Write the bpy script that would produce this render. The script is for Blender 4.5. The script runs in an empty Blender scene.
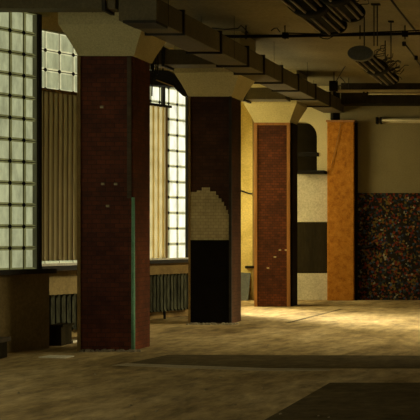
import bpy, bmesh, math, random
from mathutils import Vector, Matrix
random.seed(7)
C = bpy.context.scene.collection
PI = math.pi
EYE = 1.425          # camera height (m)
FPX = 1260.0         # focal length in pixels of a 420 px frame
VX, VY = 555.0, 233.0
def W(px, py, d):    # photo pixel at depth d -> world point
    return Vector(((px-VX)*d/FPX, d, EYE-(py-VY)*d/FPX))
def hz(zrel): return EYE+zrel

# ------------------------------------------------------------------ materials
def new_mat(name):
    m = bpy.data.materials.new(name); m.use_nodes = True
    nt = m.node_tree; b = nt.nodes['Principled BSDF']
    return m, nt, b
def N(nt, t, **kw):
    n = nt.nodes.new(t)
    for k, v in kw.items():
        if k in n.inputs: n.inputs[k].default_value = v
        else: setattr(n, k, v)
    return n
def ramp(nt, fac, stops, interp='LINEAR'):
    r = nt.nodes.new('ShaderNodeValToRGB'); r.color_ramp.interpolation = interp
    el = r.color_ramp.elements
    while len(el) < len(stops): el.new(0.5)
    for e, (p, c) in zip(el, stops):
        e.position = p; e.color = (c[0], c[1], c[2], 1)
    nt.links.new(fac, r.inputs[0]); return r
def coords(nt): return nt.nodes.new('ShaderNodeTexCoord').outputs['Object']
def rough_mat(name, c1, c2, scale=3.0, rough=.8, bump=.3, fine=40.0, c3=None, stretch=None, metallic=0.0, spec=.3, contrast=.22, grain=(.6, 1.25)):
    """mottled surface: two tones, fine grain, bump"""
    m, nt, b = new_mat(name); L = nt.links.new
    co = coords(nt)
    if stretch:
        mp = N(nt, 'ShaderNodeMapping'); mp.inputs['Scale'].default_value = stretch
        L(co, mp.inputs['Vector']); co = mp.outputs['Vector']
    n1 = N(nt, 'ShaderNodeTexNoise', Scale=scale, Detail=8.0, Roughness=.65); L(co, n1.inputs['Vector'])
    n2 = N(nt, 'ShaderNodeTexNoise', Scale=fine, Detail=5.0, Roughness=.7); L(co, n2.inputs['Vector'])
    stops = [(.5-contrast, c1), (.5+contrast, c2)]
    if c3: stops = [(.5-contrast, c1), (.5, c2), (.5+contrast, c3)]
    r1 = ramp(nt, n1.outputs['Fac'], stops)
    r2 = ramp(nt, n2.outputs['Fac'], [(.3, (grain[0],)*3), (.7, (grain[1],)*3)])
    mx = N(nt, 'ShaderNodeMix', data_type='RGBA', blend_type='MULTIPLY'); mx.inputs[0].default_value = .7
    L(r1.outputs[0], mx.inputs[6]); L(r2.outputs[0], mx.inputs[7])
    L(mx.outputs[2], b.inputs['Base Color'])
    b.inputs['Roughness'].default_value = rough; b.inputs['Metallic'].default_value = metallic
    b.inputs['Specular IOR Level'].default_value = spec
    bp = N(nt, 'ShaderNodeBump', Strength=bump, Distance=.02)
    L(n2.outputs['Fac'], bp.inputs['Height']); L(bp.outputs[0], b.inputs['Normal'])
    return m
def brick_mat(name, c1, c2, mortar, bw=.11, bh=.055, ms=.004, rough=.6, dirt=(.28, .24, .22), spec=.15, bump=.5):
    m, nt, b = new_mat(name); L = nt.links.new
    co = coords(nt)
    sp = N(nt, 'ShaderNodeSeparateXYZ'); L(co, sp.inputs[0])
    ad = N(nt, 'ShaderNodeMath', operation='ADD'); L(sp.outputs[0], ad.inputs[0]); L(sp.outputs[1], ad.inputs[1])
    cb = N(nt, 'ShaderNodeCombineXYZ'); L(ad.outputs[0], cb.inputs[0]); L(sp.outputs[2], cb.inputs[1])
    br = N(nt, 'ShaderNodeTexBrick'); L(cb.outputs[0], br.inputs['Vector'])
    br.inputs['Color1'].default_value = (*c1, 1); br.inputs['Color2'].default_value = (*c2, 1); br.inputs['Mortar'].default_value = (*mortar, 1)
    br.inputs['Scale'].default_value = 1; br.inputs['Mortar Size'].default_value = ms
    br.inputs['Brick Width'].default_value = bw; br.inputs['Row Height'].default_value = bh; br.inputs['Mortar Smooth'].default_value = .3
    n = N(nt, 'ShaderNodeTexNoise', Scale=2.2, Detail=9.0, Roughness=.72); L(co, n.inputs['Vector'])
    r = ramp(nt, n.outputs['Fac'], [(.33, dirt), (.62, (1.15, 1.15, 1.15))])
    mx = N(nt, 'ShaderNodeMix', data_type='RGBA', blend_type='MULTIPLY'); mx.inputs[0].default_value = .85
    L(br.outputs['Color'], mx.inputs[6]); L(r.outputs[0], mx.inputs[7]); L(mx.outputs[2], b.inputs['Base Color'])
    b.inputs['Roughness'].default_value = rough; b.inputs['Specular IOR Level'].default_value = spec
    bp = N(nt, 'ShaderNodeBump', Strength=bump, Distance=.01); bp.invert = True
    L(br.outputs['Fac'], bp.inputs['Height']); L(bp.outputs[0], b.inputs['Normal'])
    return m
def glass_mat(name, col, emit, rough=.25):
    """back-lit glass block: its surface emits, standing in for daylight behind it"""
    m, nt, b = new_mat(name); L = nt.links.new
    co = coords(nt)
    mp = N(nt, 'ShaderNodeMapping'); mp.inputs['Scale'].default_value = (1, 1, .35); L(co, mp.inputs['Vector'])
    n = N(nt, 'ShaderNodeTexNoise', Scale=9.0, Detail=6.0, Roughness=.7); L(mp.outputs[0], n.inputs['Vector'])
    r = ramp(nt, n.outputs['Fac'], [(.3, tuple(.5*c for c in col)), (.62, col)])
    b.inputs['Base Color'].default_value = (.35*col[0], .35*col[1], .35*col[2], 1)
    L(r.outputs[0], b.inputs['Emission Color']); b.inputs['Emission Strength'].default_value = emit
    b.inputs['Roughness'].default_value = rough
    return m
G = 1.0
M = {}
M['floor'] = rough_mat('worn concrete', (.14, .093, .034), (.35, .25, .108), .6, .82, .6, 4.5, c3=(.48, .36, .18), spec=.08, contrast=.15, stretch=(1.3, .5, 1), grain=(.3, 1.7))
M['screed_and_shadow'] = rough_mat('dark screed and shadow', (.075, .055, .024), (.14, .104, .046), 1.5, .95, .4, 6, spec=.05, grain=(.5, 1.4))  # tone of the real slab, also paints the column shadow band
M['chalk'] = rough_mat('pale concrete edge', (.26, .21, .12), (.40, .33, .20), 3, .9, .3, 30)
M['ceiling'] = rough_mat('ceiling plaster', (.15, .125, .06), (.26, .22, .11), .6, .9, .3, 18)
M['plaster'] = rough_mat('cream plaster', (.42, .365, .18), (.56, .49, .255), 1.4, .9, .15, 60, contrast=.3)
M['far_plaster'] = rough_mat('tan plaster', (.18, .145, .062), (.24, .195, .088), .9, .9, .2, 50)
M['yellow'] = rough_mat('yellow plaster', (.52, .39, .10), (.74, .58, .19), 1.6, .85, .2, 30, c3=(.76, .62, .23))
M['brown_wall'] = rough_mat('brown plaster', (.20, .14, .05), (.36, .26, .10), 1.6, .85, .3, 25)
M['white_panel'] = rough_mat('white panel', (.42, .37, .24), (.58, .52, .35), 2.2, .7, .1, 30)
M['dark_panel'] = rough_mat('dark panel', (.014, .011, .005), (.030, .023, .010), 4, .9, .3, 25, stretch=(1, 1, .2), spec=.05)
M['black'] = rough_mat('black metal', (.006, .005, .003), (.014, .011, .007), 6, .8, .1, 60, spec=.08)
M['frame'] = rough_mat('dark iron frame', (.012, .010, .006), (.035, .028, .016), 8, .7, .2, 50)
M['duct'] = rough_mat('dusty duct sheet', (.075, .062, .029), (.135, .110, .052), 1.5, .75, .15, 30, metallic=.0)
M['flange'] = rough_mat('duct flange', (.012, .010, .005), (.025, .02, .010), 5, .7, .1, 50)
M['brick1'] = brick_mat('dark red tile brick', (.125, .030, .008), (.08, .019, .006), (.05, .018, .007))
M['brick2'] = brick_mat('sooty brown brick', (.07, .028, .012), (.045, .018, .008), (.03, .014, .008))
M['brick3'] = brick_mat('red brick', (.125, .032, .009), (.075, .020, .006), (.03, .012, .005), bw=.09, bh=.05, dirt=(.25, .22, .2))
M['bare'] = brick_mat('bare mortar bed', (.50, .43, .25), (.42, .36, .20), (.30, .25, .14), bw=.08, bh=.05, rough=.9, dirt=(.65, .62, .58))
M['soot'] = rough_mat('soot black paint', (.004, .003, .002), (.010, .008, .005), 2, .9, .2, 30, spec=.04)
M['timber'] = rough_mat('orange timber strip', (.24, .10, .025), (.42, .19, .05), 3, .65, .2, 50, stretch=(4, 4, .4))
M['cork'] = rough_mat('orange rendered pilaster', (.27, .095, .010), (.42, .16, .016), 11, .85, .5, 48, spec=.1, c3=(.50, .21, .028), contrast=.2)
M['ochre'] = rough_mat('ochre edge strip', (.17, .10, .03), (.28, .18, .055), 5, .8, .2, 50)
M['teal'] = rough_mat('teal paint', (.10, .28, .16), (.22, .45, .27), 9, .6, .2, 60)
M['sheet_brown'] = rough_mat('brown corrugated sheet', (.30, .235, .115), (.40, .32, .165), 1, .7, .1, 40, stretch=(1, 1, .15))
M['radiator'] = rough_mat('flaking radiator paint', (.018, .018, .010), (.085, .085, .05), 9, .8, .4, 50, spec=.08, contrast=.12, stretch=(1, 1, .3))
M['grey_blue'] = rough_mat('grey sheet', (.07, .075, .06), (.12, .125, .10), 5, .7, .2, 40)
M['fixture'] = rough_mat('dark fixture metal', (.010, .010, .006), (.022, .021, .013), 6, .8, .2, 40, spec=.05)
M['fixture_cap'] = rough_mat('grey end cap', (.06, .06, .042), (.10, .10, .07), 5, .6, .2, 40)
M['tube'] = rough_mat('dusty lamp tube', (.15, .125, .065), (.22, .18, .10), 5, .4, .05, 60)
M['batten'] = rough_mat('dusty lamp batten', (.42, .36, .20), (.56, .48, .28), 4, .6, .05, 60)
M['cable'] = rough_mat('black cable', (.012, .010, .007), (.022, .018, .012), 5, .6, .05, 40)
M['glass_face'] = glass_mat('glass block face', (.82, .85, .47), .50)
M['glass_rim'] = glass_mat('glass block rim', (.44, .43, .16), .34)
M['glass_face_bright'] = glass_mat('sunlit glass block face', (1.0, .99, .78), 1.3)
M['glass_face_fill'] = glass_mat('unseen fill glass block face', (1.0, .93, .64), 4.8)  # overbright glow of the unseen near windows, added as fill
M['glass_rim_bright'] = glass_mat('unseen fill glass block rim', (.74, .72, .40), .9)
M['glass_shaded'] = glass_mat('shaded glass block edge', (.30, .30, .13), .16)  # shade from the frame put into the glass colour
M['mortar'] = rough_mat('glass block joint', (.10, .08, .03), (.16, .13, .05), 9, .8, .2, 60)
M['white_sill'] = rough_mat('pale sill board', (.60, .55, .42), (.75, .70, .55), 4, .6, .1, 40)
M['wood'] = rough_mat('dusty bench wood', (.05, .036, .018), (.10, .072, .036), 3, .8, .3, 40, stretch=(.5, 4, 4))
M['grit'] = rough_mat('grit', (.12, .095, .055), (.3, .25, .16), 8, .9, .3, 50)

def mosaic():
    m, nt, b = new_mat('multicolour chip mosaic'); L = nt.links.new
    co = coords(nt)
    v = N(nt, 'ShaderNodeTexVoronoi', Scale=25.0); L(co, v.inputs['Vector'])
    sp = N(nt, 'ShaderNodeSeparateColor'); L(v.outputs['Color'], sp.inputs[0])
    r = ramp(nt, sp.outputs[0], [(0, (.020, .015, .008)), (.36, (.02, .026, .04)), (.46, (.13, .022, .012)), (.56, (.03, .04, .035)),
             (.66, (.13, .095, .025)), (.76, (.012, .012, .010)), (.86, (.17, .06, .015)), (.93, (.05, .08, .13)), (.97, (.26, .24, .16))], 'CONSTANT')
    n = N(nt, 'ShaderNodeTexNoise', Scale=1.4, Detail=6.0); L(co, n.inputs['Vector'])
    r2 = ramp(nt, n.outputs['Fac'], [(.3, (.6, .58, .55)), (.7, (1.1, 1.1, 1.1))])
    mx = N(nt, 'ShaderNodeMix', data_type='RGBA', blend_type='MULTIPLY'); mx.inputs[0].default_value = 1
    L(r.outputs[0], mx.inputs[6]); L(r2.outputs[0], mx.inputs[7]); L(mx.outputs[2], b.inputs['Base Color'])
    b.inputs['Roughness'].default_value = .9; b.inputs['Specular IOR Level'].default_value = .06
    bp = N(nt, 'ShaderNodeBump', Strength=.4, Distance=.01); L(v.outputs['Distance'], bp.inputs['Height']); L(bp.outputs[0], b.inputs['Normal'])
    return m
M['mosaic'] = mosaic()
def fibre_sheet(name, base, t1, t2, mixf, scale=(1, 1, 1)):       # ribbed plastic sheet that daylight shines through
    m, nt, b = new_mat(name); L = nt.links.new
    b.inputs['Base Color'].default_value = (*base, 1); b.inputs['Roughness'].default_value = .6
    co = coords(nt)
    n = N(nt, 'ShaderNodeTexNoise', Scale=4.0, Detail=5.0)
    L(co, n.inputs['Vector'])
    r = ramp(nt, n.outputs['Fac'], [(.3, t1), (.7, t2)])
    tr = N(nt, 'ShaderNodeBsdfTranslucent'); L(r.outputs[0], tr.inputs['Color'])
    mx = N(nt, 'ShaderNodeMixShader'); mx.inputs[0].default_value = mixf
    L(b.outputs[0], mx.inputs[1]); L(tr.outputs[0], mx.inputs[2])
    L(mx.outputs[0], nt.nodes['Material Output'].inputs['Surface'])
    return m
M['sheet_clear'] = fibre_sheet('translucent ribbed sheet', (.55, .45, .26), (.80, .68, .38), (.95, .84, .55), .88)
M['sheet_tan'] = fibre_sheet('tan ribbed sheet', (.36, .28, .14), (.40, .29, .13), (.50, .37, .18), .30)

# ------------------------------------------------------------------ geometry helpers
def add_box(bm, lo, hi, mi=0, rot=None, piv=None):
    vs = [bm.verts.new((x, y, z)) for x in (lo[0], hi[0]) for y in (lo[1], hi[1]) for z in (lo[2], hi[2])]
    if rot:
        for v in vs: v.co = piv + rot @ (v.co-piv)
    for q in ((0, 1, 3, 2), (4, 6, 7, 5), (0, 4, 5, 1), (2, 3, 7, 6), (0, 2, 6, 4), (1, 5, 7, 3)):
        f = bm.faces.new([vs[i] for i in q]); f.material_index = mi
    return vs
def add_hexa(bm, b4, t4, mi=0):      # bottom ring, top ring
    n = len(b4)
    b = [bm.verts.new(p) for p in b4]; t = [bm.verts.new(p) for p in t4]
    fs = [bm.faces.new(list(reversed(b))), bm.faces.new(t)]
    for i in range(n):
        j = (i+1) % n
        fs.append(bm.faces.new((b[i], b[j], t[j], t[i])))
    for f in fs: f.material_index = mi
def add_tube(bm, pts, r, seg=8, mi=0, caps=True):
    pts = [Vector(p) for p in pts]; rings = []
    for i, p in enumerate(pts):
        t = (pts[min(i+1, len(pts)-1)]-pts[max(i-1, 0)]).normalized()
        a = Vector((0, 0, 1)) if abs(t.z) < .9 else Vector((1, 0, 0))
        u = t.cross(a).normalized(); v = t.cross(u)
        rr = r[i] if isinstance(r, (list, tuple)) else r
        rings.append([bm.verts.new(p+rr*(math.cos(2*PI*k/seg)*u+math.sin(2*PI*k/seg)*v)) for k in range(seg)])
    for a, b in zip(rings, rings[1:]):
        for k in range(seg):
            f = bm.faces.new((a[k], a[(k+1) % seg], b[(k+1) % seg], b[k])); f.smooth = True; f.material_index = mi
    if caps:
        for rg in (rings[0], rings[-1]):
            f = bm.faces.new(rg); f.material_index = mi
def prism(bm, poly, d0, d1):         # polygon in X,Z extruded from depth d0 to d1
    a = [bm.verts.new((x, d0, z)) for x, z in poly]; b = [bm.verts.new((x, d1, z)) for x, z in poly]
    bm.faces.new(a); bm.faces.new(list(reversed(b)))
    for i in range(len(poly)):
        j = (i+1) % len(poly); bm.faces.new((a[j], a[i], b[i], b[j]))
def obj(name, bm, mats, parent=None, bevel=0):
    bmesh.ops.recalc_face_normals(bm, faces=bm.faces)
    me = bpy.data.meshes.new(name); bm.to_mesh(me); bm.free()
    for m in (mats if isinstance(mats, (list, tuple)) else [mats]): me.materials.append(m)
    o = bpy.data.objects.new(name, me); C.objects.link(o)
    if parent:
        o.parent = parent
        d = Vector(parent.location); q = parent.parent
        while q: d += q.location; q = q.parent
        me.transform(Matrix.Translation(-d))
    if bevel:
        b = o.modifiers.new('bevel', 'BEVEL'); b.width = bevel; b.segments = 2; b.limit_method = 'ANGLE'
    return o
def boxo(name, lo, hi, mat, parent=None, bevel=0):
    bm = bmesh.new(); add_box(bm, lo, hi); return obj(name, bm, mat, parent, bevel)
def tubeo(name, pts, r, mat, parent=None, seg=8):
    bm = bmesh.new(); add_tube(bm, pts, r, seg); return obj(name, bm, mat, parent)
def tag(o, label, cat, group=None):
    o['label'] = label; o['category'] = cat
    if group: o['group'] = group
    return o
def struct(o): o['kind'] = 'structure'; return o
def thing(name, loc, label, cat, group=None):
    o = bpy.data.objects.new(name, None); o.location = loc; o.empty_display_size = .2; C.objects.link(o)
    return tag(o, label, cat, group)
def copy_thing(src, loc, label, group=None):
    r = src.copy(); C.objects.link(r); r.location = loc; r['label'] = label
    if group: r['group'] = group
    for ch in list(src.children):
        c = ch.copy(); C.objects.link(c); c.parent = r
        for g in ch.children:
            d = g.copy(); C.objects.link(d); d.parent = c
    return r

CEIL = hz(3.13)
FAR = 26.8
RX = 4.2             # right wall
LX = -7.6            # outermost left wall
BACK = -2.5
# ------------------------------------------------------------------ room shell
struct(boxo('floor', (LX-.5, BACK-.3, -.25), (RX+.3, FAR+1.2, 0), M['floor']))
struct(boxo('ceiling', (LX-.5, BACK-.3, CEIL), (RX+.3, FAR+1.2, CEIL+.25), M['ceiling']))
struct(boxo('wall_back', (LX-.5, BACK-.3, 0), (RX+.3, BACK, CEIL), M['plaster']))
# floor areas: column shadow painted as a dark strip with a pale edge, dark slab at the right, thin joints
def floor_quad(name, px, mat, h=.004):
    P = [W(x, y, EYE*FPX/(y-VY)) for x, y in px]
    bm = bmesh.new(); add_hexa(bm, [(p.x, p.y, 0) for p in P], [(p.x, p.y, h) for p in P])
    return struct(obj(name, bm, mat))

# far wall: tan plaster above, chip mosaic below, yellow bay at the left, arched opening
def xw(px, d=FAR): return (px-VX)*d/FPX
def zw(py, d=FAR): return EYE-(py-VY)*d/FPX
bm = bmesh.new(); add_box(bm, (xw(340), FAR, zw(193)), (RX, FAR+.3, CEIL)); struct(obj('wall_far', bm, M['far_plaster']))
bm = bmesh.new(); add_box(bm, (xw(354), FAR-.03, 0), (RX, FAR+.3, zw(193))); struct(obj('wall_far_mosaic', bm, M['mosaic']))
bm = bmesh.new(); add_box(bm, (LX-.3, FAR, 0), (xw(285), FAR+.3, CEIL)); struct(obj('wall_far_yellow', bm, M['yellow']))
# plaster piece with the half-arch cut out of it
arch = [(xw(285), zw(124)), (xw(296), zw(124))]
arch = [(xw(285), zw(121))]
cx, cy, r = 303, 137, 14
pts = [(296, 122)] + [(cx+r*math.sin(a), cy-15*math.cos(a)) for a in [i*PI/2/8 for i in range(1, 9)]] + [(317, 174)]
poly = [(xw(285), CEIL), (xw(285), zw(122))] + [(xw(a), zw(b)) for a, b in pts] + [(xw(330.5), zw(174)), (xw(330.5), CEIL)]
bm = bmesh.new(); prism(bm, poly, FAR, FAR+.3); struct(obj('wall_far_arch', bm, M['plaster']))
boxes = [('white_panel', 174, 222, 'white_panel'), ('dark_panel', 222, 273, 'dark_panel'), ('white_panel', 273, 301, 'white_panel')]
struct(boxo('wall_far_recess', (xw(280), FAR+.7, 0), (xw(345), FAR+1.0, CEIL), M['black']))  # back of the opening coloured black in place of its shade
struct(boxo('wall_far_partition', (xw(285), FAR+.03, 0), (xw(331), FAR+.28, zw(174)), M['plaster']))
tag(boxo('wall_panel', (xw(296), FAR-.02, zw(222)), (xw(330), FAR+.03, zw(174.5)), M['white_panel'], bevel=.006),
    'pale square wall panel under the arched opening, above the dark panel', 'panel', 'panels under the arch')
tag(boxo('wall_panel', (xw(296), FAR-.01, zw(273)), (xw(330), FAR+.03, zw(222.4)), M['dark_panel'], bevel=.006),
    'dark brown wall panel between the two pale panels beside the orange pilaster', 'panel', 'panels under the arch')
tag(boxo('wall_panel', (xw(296), FAR-.02, 0.0), (xw(330), FAR+.03, zw(273.4)), M['white_panel'], bevel=.006),
    'pale wall panel resting on the floor beside the foot of the orange pilaster', 'panel', 'panels under the arch')
o = thing('shelf', (xw(312), FAR, zw(172)), 'dark shelf ledge under the arched opening left of the orange pilaster', 'shelf')
boxo('ledge', (xw(296), FAR-.30, zw(174)), (xw(327), FAR+.28, zw(171)), M['black'], o, .01)
tag(boxo('crossbar', (xw(294), FAR-.02, zw(156.5)), (xw(319), FAR+.04, zw(152.5)), M['black'], bevel=.005), 'short dark bar across the arched opening on the far wall', 'bar')

# ------------------------------------------------------------------ sawtooth left wall with glass block windows
K = .43; DL = math.hypot(K, 1); D = Vector((K/DL, 1/DL, 0)); NRM = Vector((1/DL, -K/DL, 0))
def plane_pt(x0, z): return Vector((x0+K*z, z, 0))     # point of a bay plane X = x0 + K*depth
def wall_strip(bm, a, b, z0, z1, th=.25):
    d = (b-a).normalized(); n = Vector((d.y, -d.x, 0))
    q = [a, b, b-n*th, a-n*th]
    add_hexa(bm, [(p.x, p.y, z0) for p in q], [(p.x, p.y, z1) for p in q])
def glass_wall(idx, a, b, z0, bw, bh, cols, rows, cut=None, faces=('glass_rim', 'glass_face'), wide_end=False):
    """cols x rows of glass blocks; b is the far lower edge, counted back from b"""
    d = (b-a).normalized(); n = Vector((d.y, -d.x, 0)); up = Vector((0, 0, 1))
    root = struct(bpy.data.objects.new('window_%d' % idx, None)); C.objects.link(root); root.location = Vector((b.x, b.y, z0))  # windows 4 and 5 are added unseen fill
    bm = bmesh.new(); g = .005; rim = .026
    for c in range(cols):
        for rr in range(rows):
            if cut and cut(c, rr): continue
            o = b-d*bw*(c+1)+up*(z0+bh*rr)
            def pt(u, v, w): return o+d*u+up*v+n*w
            outer = [pt(g, g, 0), pt(bw-g, g, 0), pt(bw-g, bh-g, 0), pt(g, bh-g, 0)]
            k = rim; e_ = .085 if (c == 0 and wide_end) else rim
            inner = [pt(k, k, .014), pt(bw-e_, k, .014), pt(bw-e_, bh-k, .014), pt(k, bh-k, .014)]
            back = [p-n*.08 for p in outer]
            vo = [bm.verts.new(p) for p in outer]; vi = [bm.verts.new(p) for p in inner]; vb = [bm.verts.new(p) for p in back]
            f = bm.faces.new(vi); f.material_index = 1
            bm.faces.new(list(reversed(vb)))
            for i in range(4):
                j = (i+1) % 4
                fr = bm.faces.new((vo[i], vo[j], vi[j], vi[i])); fr.material_index = 2 if (i == 1 and e_ > .05) else 0; bm.faces.new((vb[i], vb[j], vo[j], vo[i]))
    obj('glass_blocks', bm, [M[faces[0]], M[faces[1]], M['glass_shaded']], root)
    bm = bmesh.new()
    for c in range(cols+1):
        p = b-d*bw*c
        q = [p-d*g+n*.004, p+d*g+n*.004, p+d*g-n*.07, p-d*g-n*.07]
        add_hexa(bm, [(v.x, v.y, z0) for v in q], [(v.x, v.y, z0+bh*rows) for v in q])
    for rr in range(rows+1):
        z = z0+bh*rr; a2 = b-d*bw*cols
        q = [a2+n*.003, b+n*.003, b-n*.07, a2-n*.07]
        add_hexa(bm, [(v.x, v.y, z-g) for v in q], [(v.x, v.y, z+g) for v in q])
    for c in range(1, cols):
        for rr in range(1, rows):       # dark knob where joints cross
            p = b-d*bw*c+up*(z0+bh*rr)
            ring = [p+.027*(math.cos(t)*d+math.sin(t)*up) for t in [i*PI/4 for i in range(8)]]
            add_hexa(bm, [v-n*.01 for v in ring], [v+n*.010 for v in ring], 1)
    obj('joints', bm, [M['mortar'], M['frame']], root)
    return root

SILL = hz(-.441)
# --- bay beside the camera-side edge of the picture (its right end shows at the left of the photo)
A0 = -12.97
b = plane_pt(A0, 15.42); a = plane_pt(A0, 12.45)
bw, bh = .212, .26
glass_wall(1, a, b, SILL, bw, bh, 16, 12, wide_end=True)
bm = bmesh.new()
wall_strip(bm, plane_pt(A0, 11.6), plane_pt(A0, 15.6), 0, SILL-.055)
struct(obj('wall_left_near', bm, M['brown_wall']))
bm = bmesh.new()
wall_strip(bm, plane_pt(A0, 11.6), plane_pt(A0, 15.6), SILL+12*bh, CEIL)
wall_strip(bm, plane_pt(A0, 11.6), plane_pt(A0, 12.45), SILL-.055, SILL+12*bh)
struct(obj('wall_left_lintel', bm, M['plaster']))
bm = bmesh.new(); p0 = plane_pt(A0, 15.42)
q = [p0+NRM*.03, p0+D*.05+NRM*.03, p0+D*.05-NRM*.25, p0-NRM*.25]
add_hexa(bm, [(v.x, v.y, SILL) for v in q], [(v.x, v.y, SILL+12*bh) for v in q])
struct(obj('trim_6', bm, M['frame']))
# --- second bay
A1 = -14.01
b1 = plane_pt(A1, 17.47); a1 = plane_pt(A1, 15.3)
ZB = hz(1.94)
glass_wall(2, a1, b1, ZB-9*.26-.025, .25, .26, 10, 12, faces=('glass_rim_bright', 'glass_face'))
bm = bmesh.new()
wall_strip(bm, plane_pt(A1, 15.0), plane_pt(A1, 18.2), 0, SILL-.055)
wall_strip(bm, plane_pt(A1, 17.47), plane_pt(A1, 18.2), SILL-.055, CEIL)
wall_strip(bm, plane_pt(A1, 15.0), plane_pt(A1, 17.47), SILL-.055, ZB-9*.26)
wall_strip(bm, plane_pt(A1, 15.0), plane_pt(A1, 15.4), SILL-.055, CEIL)
struct(obj('wall_left_middle', bm, M['brown_wall']))
bm = bmesh.new()
wall_strip(bm, plane_pt(A1, 15.0), plane_pt(A1, 17.47), ZB+.78, CEIL)
struct(obj('wall_left_middle_lintel', bm, M['plaster']))
# --- third bay
A2 = -15.695
b2 = plane_pt(A2, 21.70); a2 = plane_pt(A2, 19.6); S2 = hz(-.451)
glass_wall(3, a2, b2, S2, .22, .264, 15, 12, faces=('glass_rim_bright', 'glass_face_bright'))
bm = bmesh.new()
wall_strip(bm, plane_pt(A2, 18.75), plane_pt(A2, 22.3), 0, S2-.055)
wall_strip(bm, plane_pt(A2, 21.79), plane_pt(A2, 22.3), S2-.055, CEIL)
struct(obj('wall_left_bay', bm, M['ochre']))
bm = bmesh.new()
wall_strip(bm, plane_pt(A2, 18.75), plane_pt(A2, 21.8), S2+12*.264, CEIL)
struct(obj('wall_left_bay_lintel', bm, M['plaster']))
bm = bmesh.new(); p0 = b2
q = [p0+NRM*.04, p0+D*.09+NRM*.04, p0+D*.09-NRM*.2, p0-NRM*.2]
add_hexa(bm, [(v.x, v.y, S2) for v in q], [(v.x, v.y, S2+12*.264) for v in q])
struct(obj('trim_7', bm, M['frame']))
# returns of the sawtooth and the plain outer walls
bm = bmesh.new()
def ret(p, x1):
    add_box(bm, (x1, p.y-.02, 0), (p.x-.02, p.y+.2, CEIL))
ret(plane_pt(A0, 15.5)-NRM*.2, LX-.3)
ret(plane_pt(A1, 18.2), LX-.3); ret(plane_pt(A2, 22.3), LX-.3)
struct(obj('wall_left_returns', bm, M['plaster']))
# last bay: opening square to the far wall, its window stands open behind the second column and lights the yellow plaster
pA, pB = Vector((LX+.1, 23.2, 0)), Vector((LX+.1, 26.4, 0))
struct(boxo('wall_left_end', (LX-.3, 22.4, 0), (LX+.1, FAR, SILL), M['yellow']))
struct(boxo('wall_left_end_lintel', (LX-.3, 22.4, SILL+12*.264), (LX+.1, FAR, CEIL), M['plaster']))
struct(boxo('wall_left_end_pier', (LX-.3, 26.3, SILL), (LX+.1, FAR, SILL+12*.264), M['yellow']))
# walls nearer than the picture: unseen windows with boosted glow, added to fill the column fronts
glass_wall(4, Vector((LX+.1, 4.0, 0)), Vector((LX+.1, 7.0, 0)), SILL, .24, .264, 12, 11, faces=('glass_rim_bright', 'glass_face_fill'))
glass_wall(5, Vector((LX+.1, 8.2, 0)), Vector((LX+.1, 11.2, 0)), SILL, .24, .264, 12, 11, faces=('glass_rim_bright', 'glass_face_fill'))
bm = bmesh.new()
add_box(bm, (LX-.3, BACK, 0), (LX+.05, 12.0, SILL)); add_box(bm, (LX-.3, BACK, SILL+11*.264), (LX+.05, 12.0, CEIL))
add_box(bm, (LX-.3, BACK, SILL), (LX+.05, 4.1, SILL+11*.264)); add_box(bm, (LX-.3, 7.0, SILL), (LX+.05, 8.3, SILL+11*.264)); add_box(bm, (LX-.3, 11.2, SILL), (LX+.05, 12.0, SILL+11*.264))
struct(obj('wall_left', bm, M['plaster']))
# unseen right wall, opened for the added fill light
RW = [(14.5, 23.0)]
z0w, z1w = 1.0, 3.9
bm = bmesh.new(); yy = BACK
for p, q_ in RW:
    add_box(bm, (RX, yy, 0), (RX+.3, p, CEIL)); add_box(bm, (RX, p, 0), (RX+.3, q_, z0w)); add_box(bm, (RX, p, z1w), (RX+.3, q_, CEIL)); yy = q_
add_box(bm, (RX, yy, 0), (RX+.3, FAR+.3, CEIL)); struct(obj('wall_right', bm, M['brown_wall']))

# sills
def sill(name, x0, z0, z1, zt, mat, out=.12, th=.055):
    bm = bmesh.new(); a = plane_pt(x0, z0); b = plane_pt(x0, z1)
    q = [a+NRM*out, b+NRM*out, b-NRM*.1, a-NRM*.1]
    add_hexa(bm, [(v.x, v.y, zt-th) for v in q], [(v.x, v.y, zt) for v in q])
    return struct(obj(name, bm, mat))
sill('trim_1', A0, 12.0, 15.62, SILL, M['frame'], .1)
sill('trim_2', A1, 15.2, 17.9, SILL-.0, M['frame'], .35)
sill('trim_3', A1, 15.2, 17.9, SILL+.035, M['white_sill'], .10, .033)
sill('trim_4', A2, 19.2, 21.9, S2, M['frame'], .15)
sill('trim_5', A2, 19.2, 21.9, S2+.03, M['white_sill'], .09, .028)

# corrugated sheets standing in front of the glass
def corrugated(x0, za, zb, h0, h1, pitch, amp, off):
    bm = bmesh.new(); a = plane_pt(x0, za)+NRM*off; L_ = (zb-za)*DL; n = int(L_/pitch*10); prev = None
    for i in range(n+1):
        s = L_*i/n; w = amp*math.sin(2*PI*s/pitch)
        p = a+D*s+NRM*w
        cur = [bm.verts.new((p.x, p.y, h0)), bm.verts.new((p.x, p.y, h1))]
        if prev:
            f = bm.faces.new((prev[0], cur[0], cur[1], prev[1])); f.smooth = True
        prev = cur
    return bm
def solid(o, t=.006):
    s = o.modifiers.new('thickness', 'SOLIDIFY'); s.thickness = t; return o
sh = thing('corrugated_sheet', plane_pt(A1, 16.6)+Vector((0, 0, SILL+.035)), 'brown corrugated sheet blocking the window left of the nearest column', 'panel', 'corrugated window sheets')
obj('sheet', corrugated(A1, 15.3, 17.55, SILL+.07, ZB-.06, .085, .010, .05), M['sheet_tan'], sh)
bm = bmesh.new()
for k in range(27):
    c = plane_pt(A1, 17.5)+NRM*.065-D*(.02+.085*k)
    q = [c-D*.010, c+D*.010, c+D*.006+NRM*.014, c-D*.006+NRM*.014]
    add_hexa(bm, [(v.x, v.y, SILL+.07) for v in q], [(v.x, v.y, ZB-.06) for v in q])
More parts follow.
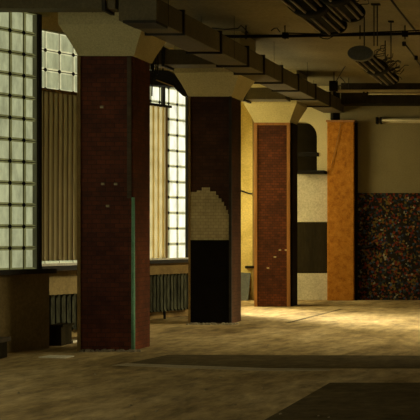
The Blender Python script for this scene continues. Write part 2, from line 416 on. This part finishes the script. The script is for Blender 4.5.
obj('ribs', bm, M['sheet_tan'], sh)
bm = bmesh.new(); a = plane_pt(A1, 15.3)+NRM*.02; b = plane_pt(A1, 17.6)+NRM*.02
q = [a+NRM*.06, b+NRM*.06, b, a]; add_hexa(bm, [(v.x, v.y, ZB-.06) for v in q], [(v.x, v.y, ZB-.02) for v in q]); obj('top_rail', bm, M['ochre'], sh)
# second sheet stands in the next bay
zs1 = 21.13
sh = thing('corrugated_sheet', plane_pt(A2, 20.6)+Vector((0, 0, S2+.03)), 'bright ribbed sheet leaning in the window between the nearest and second column', 'panel', 'corrugated window sheets')
obj('sheet', corrugated(A2, 19.7, zs1, S2+.032, hz(2.1), .11, .016, .09), M['sheet_clear'], sh)
bm = bmesh.new()
for k in range(14):
    c = plane_pt(A2, zs1)+NRM*.11-D*(.075+.118*k)
    q = [c-D*.02, c+D*.02, c+D*.012+NRM*.012, c-D*.012+NRM*.012]
    add_hexa(bm, [(v.x, v.y, S2+.032) for v in q], [(v.x, v.y, hz(2.1)) for v in q])
obj('ribs', bm, M['sheet_clear'], sh)
bm = bmesh.new(); p = plane_pt(A2, zs1)+NRM*.07
q = [p+NRM*.05, p+D*.03+NRM*.05, p+D*.03, p]; add_hexa(bm, [(v.x, v.y, S2+.032) for v in q], [(v.x, v.y, hz(2.12)) for v in q]); obj('edge_strip', bm, M['ochre'], sh)
bm = bmesh.new(); a = plane_pt(A2, 19.7)+NRM*.07; b = plane_pt(A2, zs1+.1)+NRM*.07
q = [a+NRM*.07, b+NRM*.07, b, a]; add_hexa(bm, [(v.x, v.y, hz(2.1)) for v in q], [(v.x, v.y, hz(2.14)) for v in q]); obj('top_rail', bm, M['frame'], sh)
# dark post in the bay window
bm = bmesh.new(); p = plane_pt(A2, 21.1)+NRM*.03
q = [p+NRM*.05, p+D*.05+NRM*.05, p+D*.05, p]; add_hexa(bm, [(v.x, v.y, hz(2.14)) for v in q], [(v.x, v.y, hz(2.71)) for v in q]); struct(obj('trim_8', bm, M['frame']))

# ------------------------------------------------------------------ columns
CT = hz(2.137); CB = hz(2.49)
def column(x0, x1, y0, label, brick, group='brick columns'):
    y1 = y0+.64
    t = thing('column', ((x0+x1)/2, (y0+y1)/2, 0), label, 'column', group)
    boxo('shaft', (x0, y0, 0), (x1, y1, CT), M[brick], t, .008)
    bm = bmesh.new(); e = .02; f = .17
    # flared head with a slightly rounded flare
    rings = []
    for k in range(7):
        u = k/6; g = -e*(1-u)*0+f*(u**1.15)
        z = CT+(CB-CT)*u
        rings.append([(x0-g-e, y0-g-e, z), (x1+g+e, y0-g-e, z), (x1+g+e, y1+g+e, z), (x0-g-e, y1+g+e, z)])
    vr = [[bm.verts.new(p) for p in r_] for r_ in rings]
    for ra, rb in zip(vr, vr[1:]):
        for i in range(4): bm.faces.new((ra[i], ra[(i+1) % 4], rb[(i+1) % 4], rb[i]))
    bm.faces.new(list(reversed(vr[0])))
    top = [bm.verts.new((p[0], p[1], CEIL)) for p in rings[-1]]
    for i in range(4): bm.faces.new((vr[-1][i], vr[-1][(i+1) % 4], top[(i+1) % 4], top[i]))
    bm.faces.new(top)
    obj('capital', bm, M['plaster'], t)
    return t
c1 = column(-5.737, -5.097, 15.22, 'nearest and tallest dark red tiled column with a teal line down its corner', 'brick1')
c2 = column(-5.72, -5.075, 19.73, 'middle sooty column with a stepped patch of bare mortar', 'brick2')
c3 = column(-5.80, -5.155, 24.4, 'farthest red brick column with orange timber corner strips', 'brick3')
for o in list(c1.children)+list(c2.children)+list(c3.children): pass
boxo('corner_strip', (-5.765, 15.20, 0), (-5.725, 15.24, CT), M['ochre'], c1)
boxo('corner_strip', (-5.165, 15.205, hz(.42)), (-5.115, 15.225, CT), M['wood'], c1)['label'] = 'brown edge strip above the teal line'
bm = bmesh.new(); random.seed(3)
add_tube(bm, [(-5.09, 15.205, z) for z in (0.02, .6, 1.2, hz(.43))], [.024, .024, .022, .02], 8)
obj('corner_pipe', bm, M['teal'], c1)['label'] = 'teal painted pipe'
for px, py in ((103, 184), (116, 184), (108, 206), (102, 107)):       # chipped tiles
    p = W(px, py, 15.22); boxo('chipped_tile', (p.x-.022, 15.205, p.z-.014), (p.x+.022, 15.225, p.z+.014), M['bare'], c1, .006)
# second column: bare patch and soot band
s = 19.73
prof = [(190.5, 240), (229.5, 240), (229.5, 214), (228, 214), (228, 210), (226, 210), (226, 206), (224, 206), (224, 202), (221.5, 202), (221.5, 198.5), (218.5, 198.5), (218.5, 195), (216, 195), (216, 191.5), (210, 191.5), (210, 187.5), (202, 187.5), (202, 190.5), (197, 190.5), (197, 192), (190.5, 192)]
bm = bmesh.new(); prism(bm, [(W(x, y, s).x, W(x, y, s).z) for x, y in reversed(prof)], 19.718, 19.735); obj('bare_patch', bm, M['bare'], c2)['label'] = 'stepped patch of bare pale mortar'
boxo('lower_coating', (-5.716, 19.716, .02), (-5.10, 19.735, W(0, 240, s).z), M['soot'], c2)['label'] = 'black coated lower half'
boxo('corner_strip', (-5.735, 19.71, 0), (-5.705, 19.74, CT), M['ochre'], c2)
boxo('corner_strip', (-5.10, 19.705, 0), (-5.06, 19.745, CT), M['frame'], c2)
# third column trims
boxo('corner_strip', (-5.82, 24.38, 0), (-5.765, 24.43, CT), M['timber'], c3)
boxo('corner_strip', (-5.19, 24.38, 0), (-5.13, 24.43, CT), M['timber'], c3)
boxo('top_band', (-5.82, 24.385, CT-.05), (-5.13, 24.42, CT-.005), M['timber'], c3)
for px, py in ((280, 250), (286, 250), (268, 268), (275, 257)):
    p = W(px, py, 24.4); boxo('chipped_tile', (p.x-.025, 24.39, p.z-.014), (p.x+.025, 24.405, p.z+.014), M['bare'], c3, .006)
boxo('side_plate', (-5.155, 24.46, 0), (-5.10, 24.95, CT), M['black'], c3)
# pilaster on the far wall
pl = thing('pilaster', (xw(342), FAR, 0), 'orange rendered pilaster standing against the far wall', 'pilaster')
boxo('shaft', (xw(329), FAR-.22, 0), (xw(355.5), FAR-.03, zw(123)), M['cork'], pl, .01)
boxo('cap', (xw(328), FAR-.25, zw(123)), (xw(356.5), FAR-.03, zw(121)), M['timber'], pl, .006)
boxo('edge_shadow_strip', (xw(355.5), FAR-.1, 0), (xw(358), FAR-.03, zw(123)), M['black'], pl).name = 'edge_shadow'  # black strip stands in for the shade along the pilaster edge

# ------------------------------------------------------------------ ducts
XR, XL = -4.49, -4.92; ZD0, ZD1 = hz(2.46), hz(2.72)
du = thing('air_duct', (-4.695, 19.5, ZD0), 'long square sheet metal duct running under the ceiling past the column heads', 'duct')
secs = [14.2, 15.2, 16.9, 18.4, 19.4, 20.7, 22.0, 23.6, 25.1, FAR-.02]
for i, (p, q_) in enumerate(zip(secs, secs[1:])):
    boxo('duct_section', (XL, p+.003, ZD0), (XR, q_-.003, ZD1), M['duct'], du, .006)
for p in secs[1:-1]:
    bm = bmesh.new(); e = .025
    for lo, hi in (((XL-e, p-.018, ZD0-e), (XR+e, p+.018, ZD0)), ((XL-e, p-.018, ZD1), (XR+e, p+.018, ZD1+e)), ((XL-e, p-.018, ZD0), (XL, p+.018, ZD1)), ((XR, p-.018, ZD0), (XR+e, p+.018, ZD1))):
        add_box(bm, lo, hi)
    obj('flange', bm, M['flange'], du)
du.rotation_euler = (.0125, 0, 0)      # the run climbs slightly towards the far wall
for p in (14.6, 17.6, 20.1, 22.8, 25.8):
    for x in (XL-.02, XR+.01):
        tubeo('hanger_rod', [(x, p, ZD0), (x, p, CEIL-.08)], .003, M['cable'], du, 6)
def branch(y0, zb, zt, x_to, label, depth=.42, xend=None):
    t = thing('branch_duct', (-5.6, y0, zb), label, 'duct', 'branch ducts')
    xe = XL-.035
    boxo('duct_section', (x_to, y0, zb), (xe, y0+depth, zt), M['duct'], t, .006)
    for x in (xend or [x_to+(xe-x_to)*k for k in (.28, .66)]):
        bm = bmesh.new(); e = .03
        for lo, hi in (((x-.02, y0-e, zb-e), (x+.02, y0+depth+e, zb)), ((x-.02, y0-e, zt), (x+.02, y0+depth+e, zt+e)), ((x-.02, y0-e, zb), (x+.02, y0, zt)), ((x-.02, y0+depth, zb), (x+.02, y0+depth+e, zt))):
            add_box(bm, lo, hi)
        obj('flange', bm, M['flange'], t)
    for x in (x_to+.3, xe-.35): tubeo('hanger_rod', [(x, y0+depth+.01, zb), (x, y0+depth+.01, CEIL)], .006, M['cable'], t, 6)
    return t
b1_ = branch(14.2, hz(2.53), hz(2.80), -7.0, 'nearest branch duct along the top left edge above the nearest column', .25, (-5.08, -6.9))
boxo('lower_box', (-4.86, 14.17, hz(2.43)), (XR, 14.6, ZD0), M['flange'], du)
branch(18.4, hz(2.46), hz(2.68), -7.2, 'middle branch duct crossing in front of the sooty column head')
branch(23.2, hz(2.46), hz(2.68), -7.2, 'farthest branch duct crossing in front of the red brick column head')
# cables hanging beside the nearest column
for i, (px, y0, y1, d) in enumerate(((146.5, 52, 90, 16.3), (149, 48, 350, 16.3), (151.5, 55, 120, 16.3))):
    pass
cb = thing('hanging_cable', W(150, 60, 16.2), 'bundle of dark cables hanging behind the top of the nearest column', 'cable')
for px, y0, y1 in ((149.5, 50, 84), (151, 47, 96), (152.5, 49, 72), (154.5, 52, 80), (156.5, 50, 75)):
    p, q_ = W(px, y0, 16.2), W(px+.8, y1, 16.2)
    tubeo('strand', [(p.x, p.y, CEIL-.62), ((p.x+q_.x)/2+.012, p.y+.01, (p.z+q_.z)/2), q_], .009, M['cable'], cb, 6)
# loop of cable on the middle branch
tag(tubeo('cable_loop', [W(158, 50, 18.38), W(160, 44, 18.38), W(165, 41, 18.38), W(174, 41, 18.38), W(184, 42, 18.4), W(190, 43, 18.45)], .011, M['cable']), 'curved black cable lying over the middle branch duct', 'cable')
# dark blind housing above the bay window; its curve paints the column head's shaded edge
bh_ = thing('blind_housing_shade', W(165, 80, 20.6), 'dark blind housing with a painted shade curve above the window between the first two columns', 'blind')
bm = bmesh.new()
d_ = 20.35
pts = [(140, 71), (158, 70), (168, 70.5), (176, 76), (182, 85), (187, 96.5), (183, 96), (178, 91.5), (173, 86), (140, 84)]
prism(bm, [(W(x, y, d_).x, W(x, y, d_).z) for x, y in pts], d_, d_+.3)
obj('housing', bm, M['black'], bh_)
bm = bmesh.new(); a_, c_ = W(150, 80.5, d_-.01), W(176, 90, d_-.01)
add_hexa(bm, [W(155, 80, d_-.02), W(174, 87.5, d_-.02), W(174, 87.5, d_), W(155, 80, d_)], [W(155, 79, d_-.02), W(174, 86, d_-.02), W(174, 86, d_), W(155, 79, d_)])
obj('lower_rail', bm, M['ochre'], bh_)
tubeo('bracket', [(W(160, 75, d_).x, d_+.15, W(160, 75, d_).z), (W(160, 75, d_).x, d_+.15, CEIL)], .012, M['cable'], bh_)

# ------------------------------------------------------------------ ceiling pipe, conduits, rods
d = 19.0
pipe = thing('ceiling_pipe', W(320, 35, d), 'black pipe crossing under the ceiling from wall side to right edge', 'pipe')
tubeo('pipe', [W(222, 36.5, d), W(290, 36, d), W(420, 33.5, d), (RX, d, W(420, 33.5, d).z)], .024, M['black'], pipe, 10)
tubeo('companion_conduit', [W(284, 33, d-.03), W(330, 34.2, d-.03), W(420, 30.5, d-.03)], .010, M['black'], pipe, 6)
for px, top in ((285, 24), (246, 36), (405, 20), (360, 28)):
    p = W(px, 36, d); tubeo('hanger_rod', [(p.x, d, p.z-.05), (p.x, d, CEIL)], .010, M['black'], pipe, 6)
for px in (285.5, 405):
    p = W(px, 35.5 if px < 300 else 33.8, d); boxo('clamp', (p.x-.045, d-.04, p.z-.045), (p.x+.045, d+.04, p.z+.045), M['black'], pipe, .008)
tubeo('sagging_wire', [W(318, 36, d-.02), W(323, 38.6, d-.02), W(328, 39, d-.02), W(333, 36.5, d-.02)], .008, M['cable'], pipe, 6)
tubeo('sagging_wire', [W(212, 28, d-.02), W(225, 29.5, d-.02), W(238, 28.5, d-.02), W(241, 25.5, d-.02), W(245, 29, d-.02), W(248, 33, d-.02)], .010, M['cable'], pipe, 6)
tubeo('sagging_wire', [W(271, 31, d-.02), W(274, 28.5, d-.02), W(277, 28, d-.02), W(280, 32, d-.02)], .009, M['cable'], pipe, 6)
def ceil_pt(px, py): return W(px, py, (CEIL-EYE-.02)*FPX/(VY-py))
tag(tubeo('ceiling_conduit', [ceil_pt(389, -3), ceil_pt(400, 12), ceil_pt(412, 27), ceil_pt(418, 34)], .014, M['cable']), 'thin conduit running slantwise on the ceiling near the top right corner', 'conduit')
tag(tubeo('ceiling_conduit', [ceil_pt(403.5, 42), ceil_pt(411, 52), ceil_pt(419, 64), ceil_pt(428, 76)], .012, M['cable']), 'short slanted ceiling wire right of the round grey lamp end', 'conduit')
for px, py in ((404, 43), (416, 57)):
    p = ceil_pt(px, py); bm = bmesh.new(); add_tube(bm, [p+Vector((0, 0, .02)), p-Vector((0, 0, .05))], .03, 10)
    tag(obj('ceiling_rose', bm, M['black']), 'small black ceiling socket at the end of the slanted wire' if px < 410 else 'small black ceiling socket near the right edge below the pipe', 'socket', 'ceiling sockets')
# thin drop wires
for px, y1, d, lab in ((374, 46, 17.2, 'left of the pair of thin wires hanging behind the big lamp'), (377.3, 46, 17.2, 'right of the pair of thin wires hanging behind the big lamp'), (391, 62, 18.6, 'single thin wire hanging right of the round lamp end')):
    p = W(px, y1, d); o = thing('drop_wire', (p.x, d, CEIL), lab, 'wire', 'thin drop wires')
    tubeo('wire', [(p.x, d, p.z), (p.x, d, CEIL-.02)], .009, M['cable'], o, 6)
    boxo('ceiling_plate', (p.x-.04, d-.04, CEIL-.02), (p.x+.04, d+.04, CEIL), M['black'], o, .004)
# junction box at the wall end with diagonal wire
jb = thing('junction_box', W(334, 87, 24.5), 'small dark junction box with a slanted wire above the duct end', 'box')
p = W(334, 86, 24.5); boxo('box', (p.x-.09, 24.45, p.z-.10), (p.x+.07, 24.55, p.z+.10), M['black'], jb, .01)
tubeo('wire', [p, W(338, 78, 24.4), W(344, 68, 23.8), W(350, 60, 23.3)], .010, M['cable'], jb, 6)
tubeo('wire', [W(340, 77, 24.4), W(343, 80, 24.4), W(346, 84, 24.45), W(338, 86, 24.5)], .009, M['cable'], jb, 6)
tubeo('hanger_rod', [p, (p.x, 24.5, CEIL)], .012, M['cable'], jb, 6)

# ------------------------------------------------------------------ ribbed ceiling lamps
def lamp(x, zc, y0, y1, label, group='ribbed ceiling lamps', rx=.175, rz=.105, cap=True):
    t = thing('ceiling_lamp', (x, y0, zc), label, 'lamp', group)
    L_ = y1-y0
    def ell(y, k=1.0, n=28): return [(x+rx*k*math.cos(2*PI*i/n), y, zc+rz*k*math.sin(2*PI*i/n)) for i in range(n)]
    def loft(name, st, mat):
        bm = bmesh.new(); rs = [[bm.verts.new(p) for p in ell(y, k)] for y, k in st]
        for ra, rb in zip(rs, rs[1:]):
            n = len(ra)
            for i in range(n):
                f = bm.faces.new((ra[i], ra[(i+1) % n], rb[(i+1) % n], rb[i])); f.smooth = True
        bm.faces.new(rs[0]); bm.faces.new(list(reversed(rs[-1])))
        return obj(name, bm, mat, t)
    loft('body', [(y0+.06, .86), (y1-.06, .86)], M['fixture'])
    loft('end_cap', [(y0, .98), (y0+.015, 1.04), (y0+.10, 1.04), (y0+.11, .9)], M['fixture_cap'])
    loft('end_cap', [(y1-.11, .9), (y1-.1, 1.04), (y1-.02, 1.04), (y1, .94)], M['fixture'])
    ym = (y0+y1)/2
    loft('collar', [(ym-.16, .86), (ym-.15, 1.1), (ym+.15, 1.1), (ym+.16, .86)], M['fixture'])
    for ya, yb in ((y0+.11, ym-.1), (ym+.1, y1-.11)):
        for a in (203, 232, 270, 308, 337):
            ar = math.radians(a)
            cx_, cz_ = x+rx*.97*math.cos(ar), zc+rz*.97*math.sin(ar)
            bm = bmesh.new(); add_tube(bm, [(cx_, ya, cz_), (cx_, yb, cz_)], .014, 8)
            obj('tube', bm, M['tube'], t)
    for y in (y0+.4, y1-.4):
        tubeo('hanger_rod', [(x, y, zc+rz*.8), (x, y, CEIL)], .010, M['cable'], t, 6)
    random.seed(int(y0*10))
    for k in range(30):           # loose wires curling on top
        yb = y0+.2+random.random()*(L_-.3); sx = x+.10
        p0 = Vector((sx, yb, zc+rz*.7)); pts = [p0]
        for j in range(4):
            p0 = p0+Vector((random.uniform(-.01, .075), random.uniform(-.08, .1), random.uniform(-.03, .065))); pts.append(p0)
        tubeo('loose_wire', pts, .0065, M['cable'], t, 5)
    return t
ZL = 2.55
def lx(px, py): return -(VX-px)/(VY-py)*ZL
lamp(lx(360, 53), hz(ZL), 17.85, 20.9, 'round ended ribbed ceiling lamp hanging below the black pipe', cap=True)
lamp(lx(327, 22), hz(ZL), 12.6, 15.5, 'ribbed ceiling lamp at the top edge, left one of the nearer pair', rx=.20, rz=.12)
lamp(lx(346, 7), hz(ZL), 12.2, 14.6, 'ribbed ceiling lamp at the top edge, right one of the nearer pair', rx=.16, rz=.11)

# ------------------------------------------------------------------ battens and far beam
struct(boxo('trim_9', (xw(345), FAR-.5, zw(106)), (RX, FAR, CEIL), M['dark_panel']))
def batten(px0, px1, py, d, label, wall=False):
    t = thing('tube_light', W(px0, py, d), label, 'light', 'tube lights on the far side')
    a = W(px0, py, d); x1 = xw(px1, d)
    boxo('batten', (a.x, d, a.z-.025), (x1, d+.07, a.z+.03), M['batten'], t, .006)
    for x in (a.x+.55, a.x+.62): boxo('lamp_holder', (x, d-.05, a.z-.075), (x+.03, d+.03, a.z-.02), M['black'], t, .004)
    tubeo('tube', [(a.x+.65, d-.015, a.z-.06), (x1-.1, d-.015, a.z-.06)], .018, M['batten'], t, 10)
    if not wall:
        for x in (a.x+.25, x1-.4): tubeo('hanger_rod', [(x, d+.035, a.z), (x, d+.035, CEIL)], .006, M['cable'], t, 6)
    return t
batten(336, 470, 91, 25.4, 'long dusty tube light hanging across the far end of the ceiling')
t = thing('tube_light', W(377, 120, FAR-.1), 'shorter tube light fixed to the far wall below the dark beam', 'light', 'tube lights on the far side')
d = FAR-.08; a = W(376, 120.5, d)
boxo('batten', (a.x+.12, d, a.z-.05), (xw(470, d), FAR+.01, a.z+.05), M['batten'], t, .008)
tubeo('tube', [(a.x+.13, d-.05, a.z), (xw(469, d), d-.05, a.z)], .022, M['batten'], t, 10)
for x in (a.x, a.x+.09): boxo('lamp_holder', (x, d-.075, a.z-.07), (x+.035, FAR, a.z+.07), M['black'], t, .004)

# ------------------------------------------------------------------ things by the left wall
def radiator(p, q_, z0, z1, n, label, name='radiator'):
    d_ = (q_-p).normalized(); nn = Vector((d_.y, -d_.x, 0)); L_ = (q_-p).length
    t = thing(name, (p+q_)/2, label, 'radiator', 'radiators under the windows')
    bm = bmesh.new()
    for i in range(n):
        c = p+d_*L_*(i+.5)/n; w = L_/n*.36
        q4 = [c-d_*w+nn*.05, c+d_*w+nn*.05, c+d_*w-nn*.05, c-d_*w-nn*.05]
        q5 = [c-d_*w*.5+nn*.07, c+d_*w*.5+nn*.07, c+d_*w*.5-nn*.05, c-d_*w*.5-nn*.05]
        add_hexa(bm, [(v.x, v.y, z0) for v in q5], [(v.x, v.y, z0+.04) for v in q4]); add_hexa(bm, [(v.x, v.y, z0+.04) for v in q4], [(v.x, v.y, z1-.04) for v in q4]); add_hexa(bm, [(v.x, v.y, z1-.04) for v in q4], [(v.x, v.y, z1) for v in q5])
    obj('fins', bm, M['radiator'], t)
    bm = bmesh.new()
    for z in (z0+.08, z1-.08): add_tube(bm, [(p.x, p.y, z), (q_.x, q_.y, z)], .03, 8)
    obj('header_pipe', bm, M['radiator'], t)
    for u in (.12, .5, .88):
        c = p+d_*L_*u; tubeo('leg', [(c.x, c.y, 0), (c.x, c.y, z0+.05)], .022, M['black'], t, 8)
    return t
radiator(plane_pt(A1, 16.35)+NRM*.13, plane_pt(A1, 17.75)+NRM*.13, .12, .60, 16, 'dark finned radiator under the sheeted window left of the nearest column')
radiator(plane_pt(A2, 20.2)+NRM*.22, plane_pt(A2, 21.75)+NRM*.22, .13, .74, 20, 'flaking grey green radiator between the nearest and second column')
# dark box beside the brown wall corner
cr = thing('crate', W(57, 345, 16.0), 'small dark box on the floor at the brown wall corner', 'box')
p = W(51, 344, 15.9); cr.location = (p.x+.08, 16.05, 0)
boxo('body', (p.x-.03, 15.9, 0), (p.x+.13, 16.25, .24), M['dark_panel'], cr, .008)
boxo('lid', (p.x-.04, 15.88, .24), (p.x+.16, 16.27, .265), M['dark_panel'], cr, .005)
# bench end at the left picture edge
bn = thing('bench', (-6.4, 14.3, 0), 'low wooden bench end at the lower left edge of the picture', 'bench')
e0 = W(4, 338, 14.3)
boxo('seat', (e0.x-.36, 14.1, e0.z-.05), (e0.x, 14.5, e0.z), M['wood'], bn, .008)
for x in (e0.x-.34, e0.x-.10):
    boxo('leg', (x, 14.14, 0), (x+.07, 14.46, e0.z-.05), M['dark_panel'], bn, .005)
boxo('stretcher', (e0.x-.32, 14.27, .06), (e0.x-.1, 14.33, .12), M['wood'], bn)
# yellow bay: cable, hook, grey sheet
tag(tubeo('wall_cable', [W(236, 189, FAR-.03), W(243, 191.5, FAR-.03), W(249, 193.5, FAR-.03), W(255, 194, FAR-.03)], .016, M['cable']), 'black cable strung across the yellow wall', 'cable')
p = W(255.5, 194, FAR); tag(boxo('socket_box', (p.x-.05, FAR-.09, p.z-.06), (p.x+.05, FAR+.0, p.z+.05), M['black'], bevel=.01), 'black socket where the cable ends on the yellow wall', 'socket')
p = W(251, 267, FAR); hk = tag(boxo('wall_bracket', (p.x-.10, FAR-.12, p.z-.025), (p.x+.12, FAR, p.z+.025), M['black'], bevel=.006), 'small black bracket low on the yellow wall', 'bracket')
gs = thing('leaning_board', (xw(246), FAR-.15, 0), 'grey board leaning low against the yellow wall', 'board')
bm = bmesh.new(); add_hexa(bm, [(xw(225), FAR-.28, 0), (xw(251), FAR-.28, 0), (xw(251), FAR-.25, 0), (xw(225), FAR-.25, 0)], [(xw(225), FAR-.04, zw(271)), (xw(251), FAR-.04, zw(273)), (xw(251), FAR-.01, zw(273)), (xw(225), FAR-.01, zw(271))])
obj('panel', bm, M['grey_blue'], gs)
# yellow wall edge post left of third column
tag(boxo('wall_post', (xw(253.5), FAR-.1, 0), (xw(257.5), FAR, zw(104)), M['ochre'], bevel=.005), 'thin ochre post on the yellow wall left of the red brick column', 'post')
# wire on the pilaster
tag(tubeo('wall_cable', [W(341, 123, FAR-.24), W(338, 138, FAR-.24), W(334, 155, FAR-.24), W(331, 168, FAR-.24), W(328, 173, FAR-.24)], .005, M['ochre']), 'thin wire slanting down the top of the orange pilaster', 'cable')
# small pipe stub on the mosaic wall
tag(tubeo('pipe_stub', [W(362, 247, FAR-.08), W(372, 247, FAR-.08), W(374, 245, FAR-.08), W(374, 243, FAR+.0)], .028, M['black']), 'short black pipe stub on the mosaic wall right of the pilaster', 'pipe')

# ------------------------------------------------------------------ floor marks and debris
floor_quad('floor_shadow_strip', [(128, 363.5), (168, 355), (900, 357.5), (900, 368.5), (270, 368.5)], M['screed_and_shadow'])  # band coloured dark as the shadow cast by the nearest column
floor_quad('floor_slab', [(330, 383), (930, 383), (930, 440), (230, 440)], M['screed_and_shadow'])
floor_quad('floor_pale_edge', [(112, 365.5), (128, 363.2), (268, 368.3), (330, 369), (330, 370.8), (255, 370.6)], M['chalk'], .003)
floor_quad('floor_pale_edge', [(285, 323), (340, 309), (343, 309), (290, 323)], M['screed_and_shadow'], .003)
random.seed(11)
tag(boxo('plank', (W(67.5, 343, 16.5).x, 16.3, 0), (W(79, 343, 16.5).x, 16.5, .03), M['white_sill'], bevel=.004), 'pale plank on the floor left of the nearest column foot', 'plank')
p = W(57, 357, EYE*FPX/(357-VY)); bm = bmesh.new()
add_hexa(bm, [(p.x-.17, p.y-.1, 0), (p.x+.16, p.y-.16, 0), (p.x+.19, p.y+.02, 0), (p.x-.12, p.y+.12, 0)], [(p.x-.17, p.y-.1, .012), (p.x+.16, p.y-.16, .01), (p.x+.19, p.y+.02, .014), (p.x-.12, p.y+.12, .012)])
tag(obj('plaster_flake', bm, M['white_sill']), 'flat pale plaster flake on the floor in front of the brown wall', 'debris')
def chip(p, s):
    bm = bmesh.new(); n = 6
    a0 = random.random()*6
    ring = [(p.x+s*random.uniform(.6, 1.1)*math.cos(a0+2*PI*i/n), p.y+s*1.3*random.uniform(.6, 1.1)*math.sin(a0+2*PI*i/n)) for i in range(n)]
    add_hexa(bm, [(x, y, 0) for x, y in ring], [(p.x+.6*(x-p.x), p.y+.6*(y-p.y), s*random.uniform(.4, .9)) for x, y in ring])
    return bm
spots = []
for k in range(60):
    y = random.uniform(338, 418); x = random.uniform(5, 330)
    p = W(x, y, EYE*FPX/(y-VY))
    if p.x < -6.0 and p.y > 13.0: continue
    if -5.85 < p.x < -5.0 and 15.1 < p.y < 16: continue
    spots.append(p)
for p in spots[:26]:
    tag(obj('rubble_chip', chip(p, random.uniform(.008, .018)), M['chalk']), 'small loose rubble chip lying on the open concrete floor', 'debris', 'rubble chips on the floor')
for c_, lab in (((-5.74, -5.08, 15.12), 'nearest column'), ((-5.72, -5.06, 19.62), 'sooty column')):
    bm = bmesh.new()
    for k in range(70):
        p = Vector((random.uniform(c_[0], c_[1]+.1), c_[2]+random.uniform(-.06, .09), 0)); s_ = random.uniform(.01, .03)
        add_hexa(bm, [(p.x-s_, p.y-s_, 0), (p.x+s_, p.y-s_*.8, 0), (p.x+s_*.8, p.y+s_, 0), (p.x-s_, p.y+s_, 0)], [(p.x-s_*.5, p.y-s_*.4, s_), (p.x+s_*.4, p.y-s_*.5, s_*.8), (p.x+s_*.5, p.y+s_*.4, s_), (p.x-s_*.4, p.y+s_*.4, s_*.7)])
    o = tag(obj('rubble', bm, M['grit']), 'crumbled grit along the foot of the '+lab, 'debris'); o['kind'] = 'stuff'

# ------------------------------------------------------------------ light: daylight through the windows, added fill at the right
def area(name, loc, rot, sx, sy, power, col, spread=PI):
    l = bpy.data.lights.new(name, 'AREA'); l.shape = 'RECTANGLE'; l.size = sx; l.size_y = sy; l.energy = power; l.color = col; l.spread = spread
    o = bpy.data.objects.new(name, l); C.objects.link(o); o.location = loc; o.rotation_euler = rot; return o
WARM = (1.0, .86, .46)
def aim(loc, to): return (Vector(to)-Vector(loc)).to_track_quat('-Z', 'Y').to_euler()
def area_to(name, loc, to, sx, sy, power, col): return area(name, loc, aim(loc, to), sx, sy, power, col)
area_to('daylight_end_bay', (LX-.5, 24.3, 3.2), (-2.0, 21.0, .3), 3.2, 2.4, 330, WARM)
area_to('fill_right', (RX+.4, 20.0, 2.6), (-1.0, 20, 0), 5.8, 2.6, 10, WARM)  # weak added fill from the unseen right side
area('floor_fill_right', (RX+.2, 19.0, 3.5), aim((RX+.2, 19.0, 3.5), (-1.4, 19.0, 0)), 6.0, 1.0, 200, (1.0, .88, .54), math.radians(55))  # added lamp aimed down to brighten the floor, unseen
sl = bpy.data.lights.new('sun', 'SUN'); sl.energy = 14.0; sl.angle = math.radians(16); sl.color = (1.0, .88, .56)
so = bpy.data.objects.new('sun', sl); C.objects.link(so)
el, az = math.radians(24), math.radians(43)
so.rotation_euler = Vector((math.cos(el)*math.cos(az), -math.cos(el)*math.sin(az), -math.sin(el))).to_track_quat('-Z', 'Y').to_euler()
so.location = (-12, 28, 8)
# behind the ribbed sheet in the bay
p = plane_pt(A2, 20.4)-NRM*.02
w = bpy.data.worlds.new('world'); bpy.context.scene.world = w; w.use_nodes = True
w.node_tree.nodes['Background'].inputs[0].default_value = (1.0, .95, .75, 1); w.node_tree.nodes['Background'].inputs[1].default_value = .06

# ------------------------------------------------------------------ camera
cam = bpy.data.cameras.new('camera'); co_ = bpy.data.objects.new('camera', cam); C.objects.link(co_)
co_.location = (0, 0, EYE); co_.rotation_euler = (PI/2, 0, 0)
cam.sensor_width = 36; cam.lens = 36*FPX/420; cam.shift_x = (210-VX)/420; cam.shift_y = (VY-210)/420
cam.clip_end = 200
bpy.context.scene.camera = co_
vs = bpy.context.scene.view_settings
bpy.context.scene.display_settings.display_device = 'sRGB'
vs.view_transform = 'Standard'; vs.look = 'None'; vs.exposure = 0.0; vs.gamma = 1.0; vs.use_curve_mapping = False
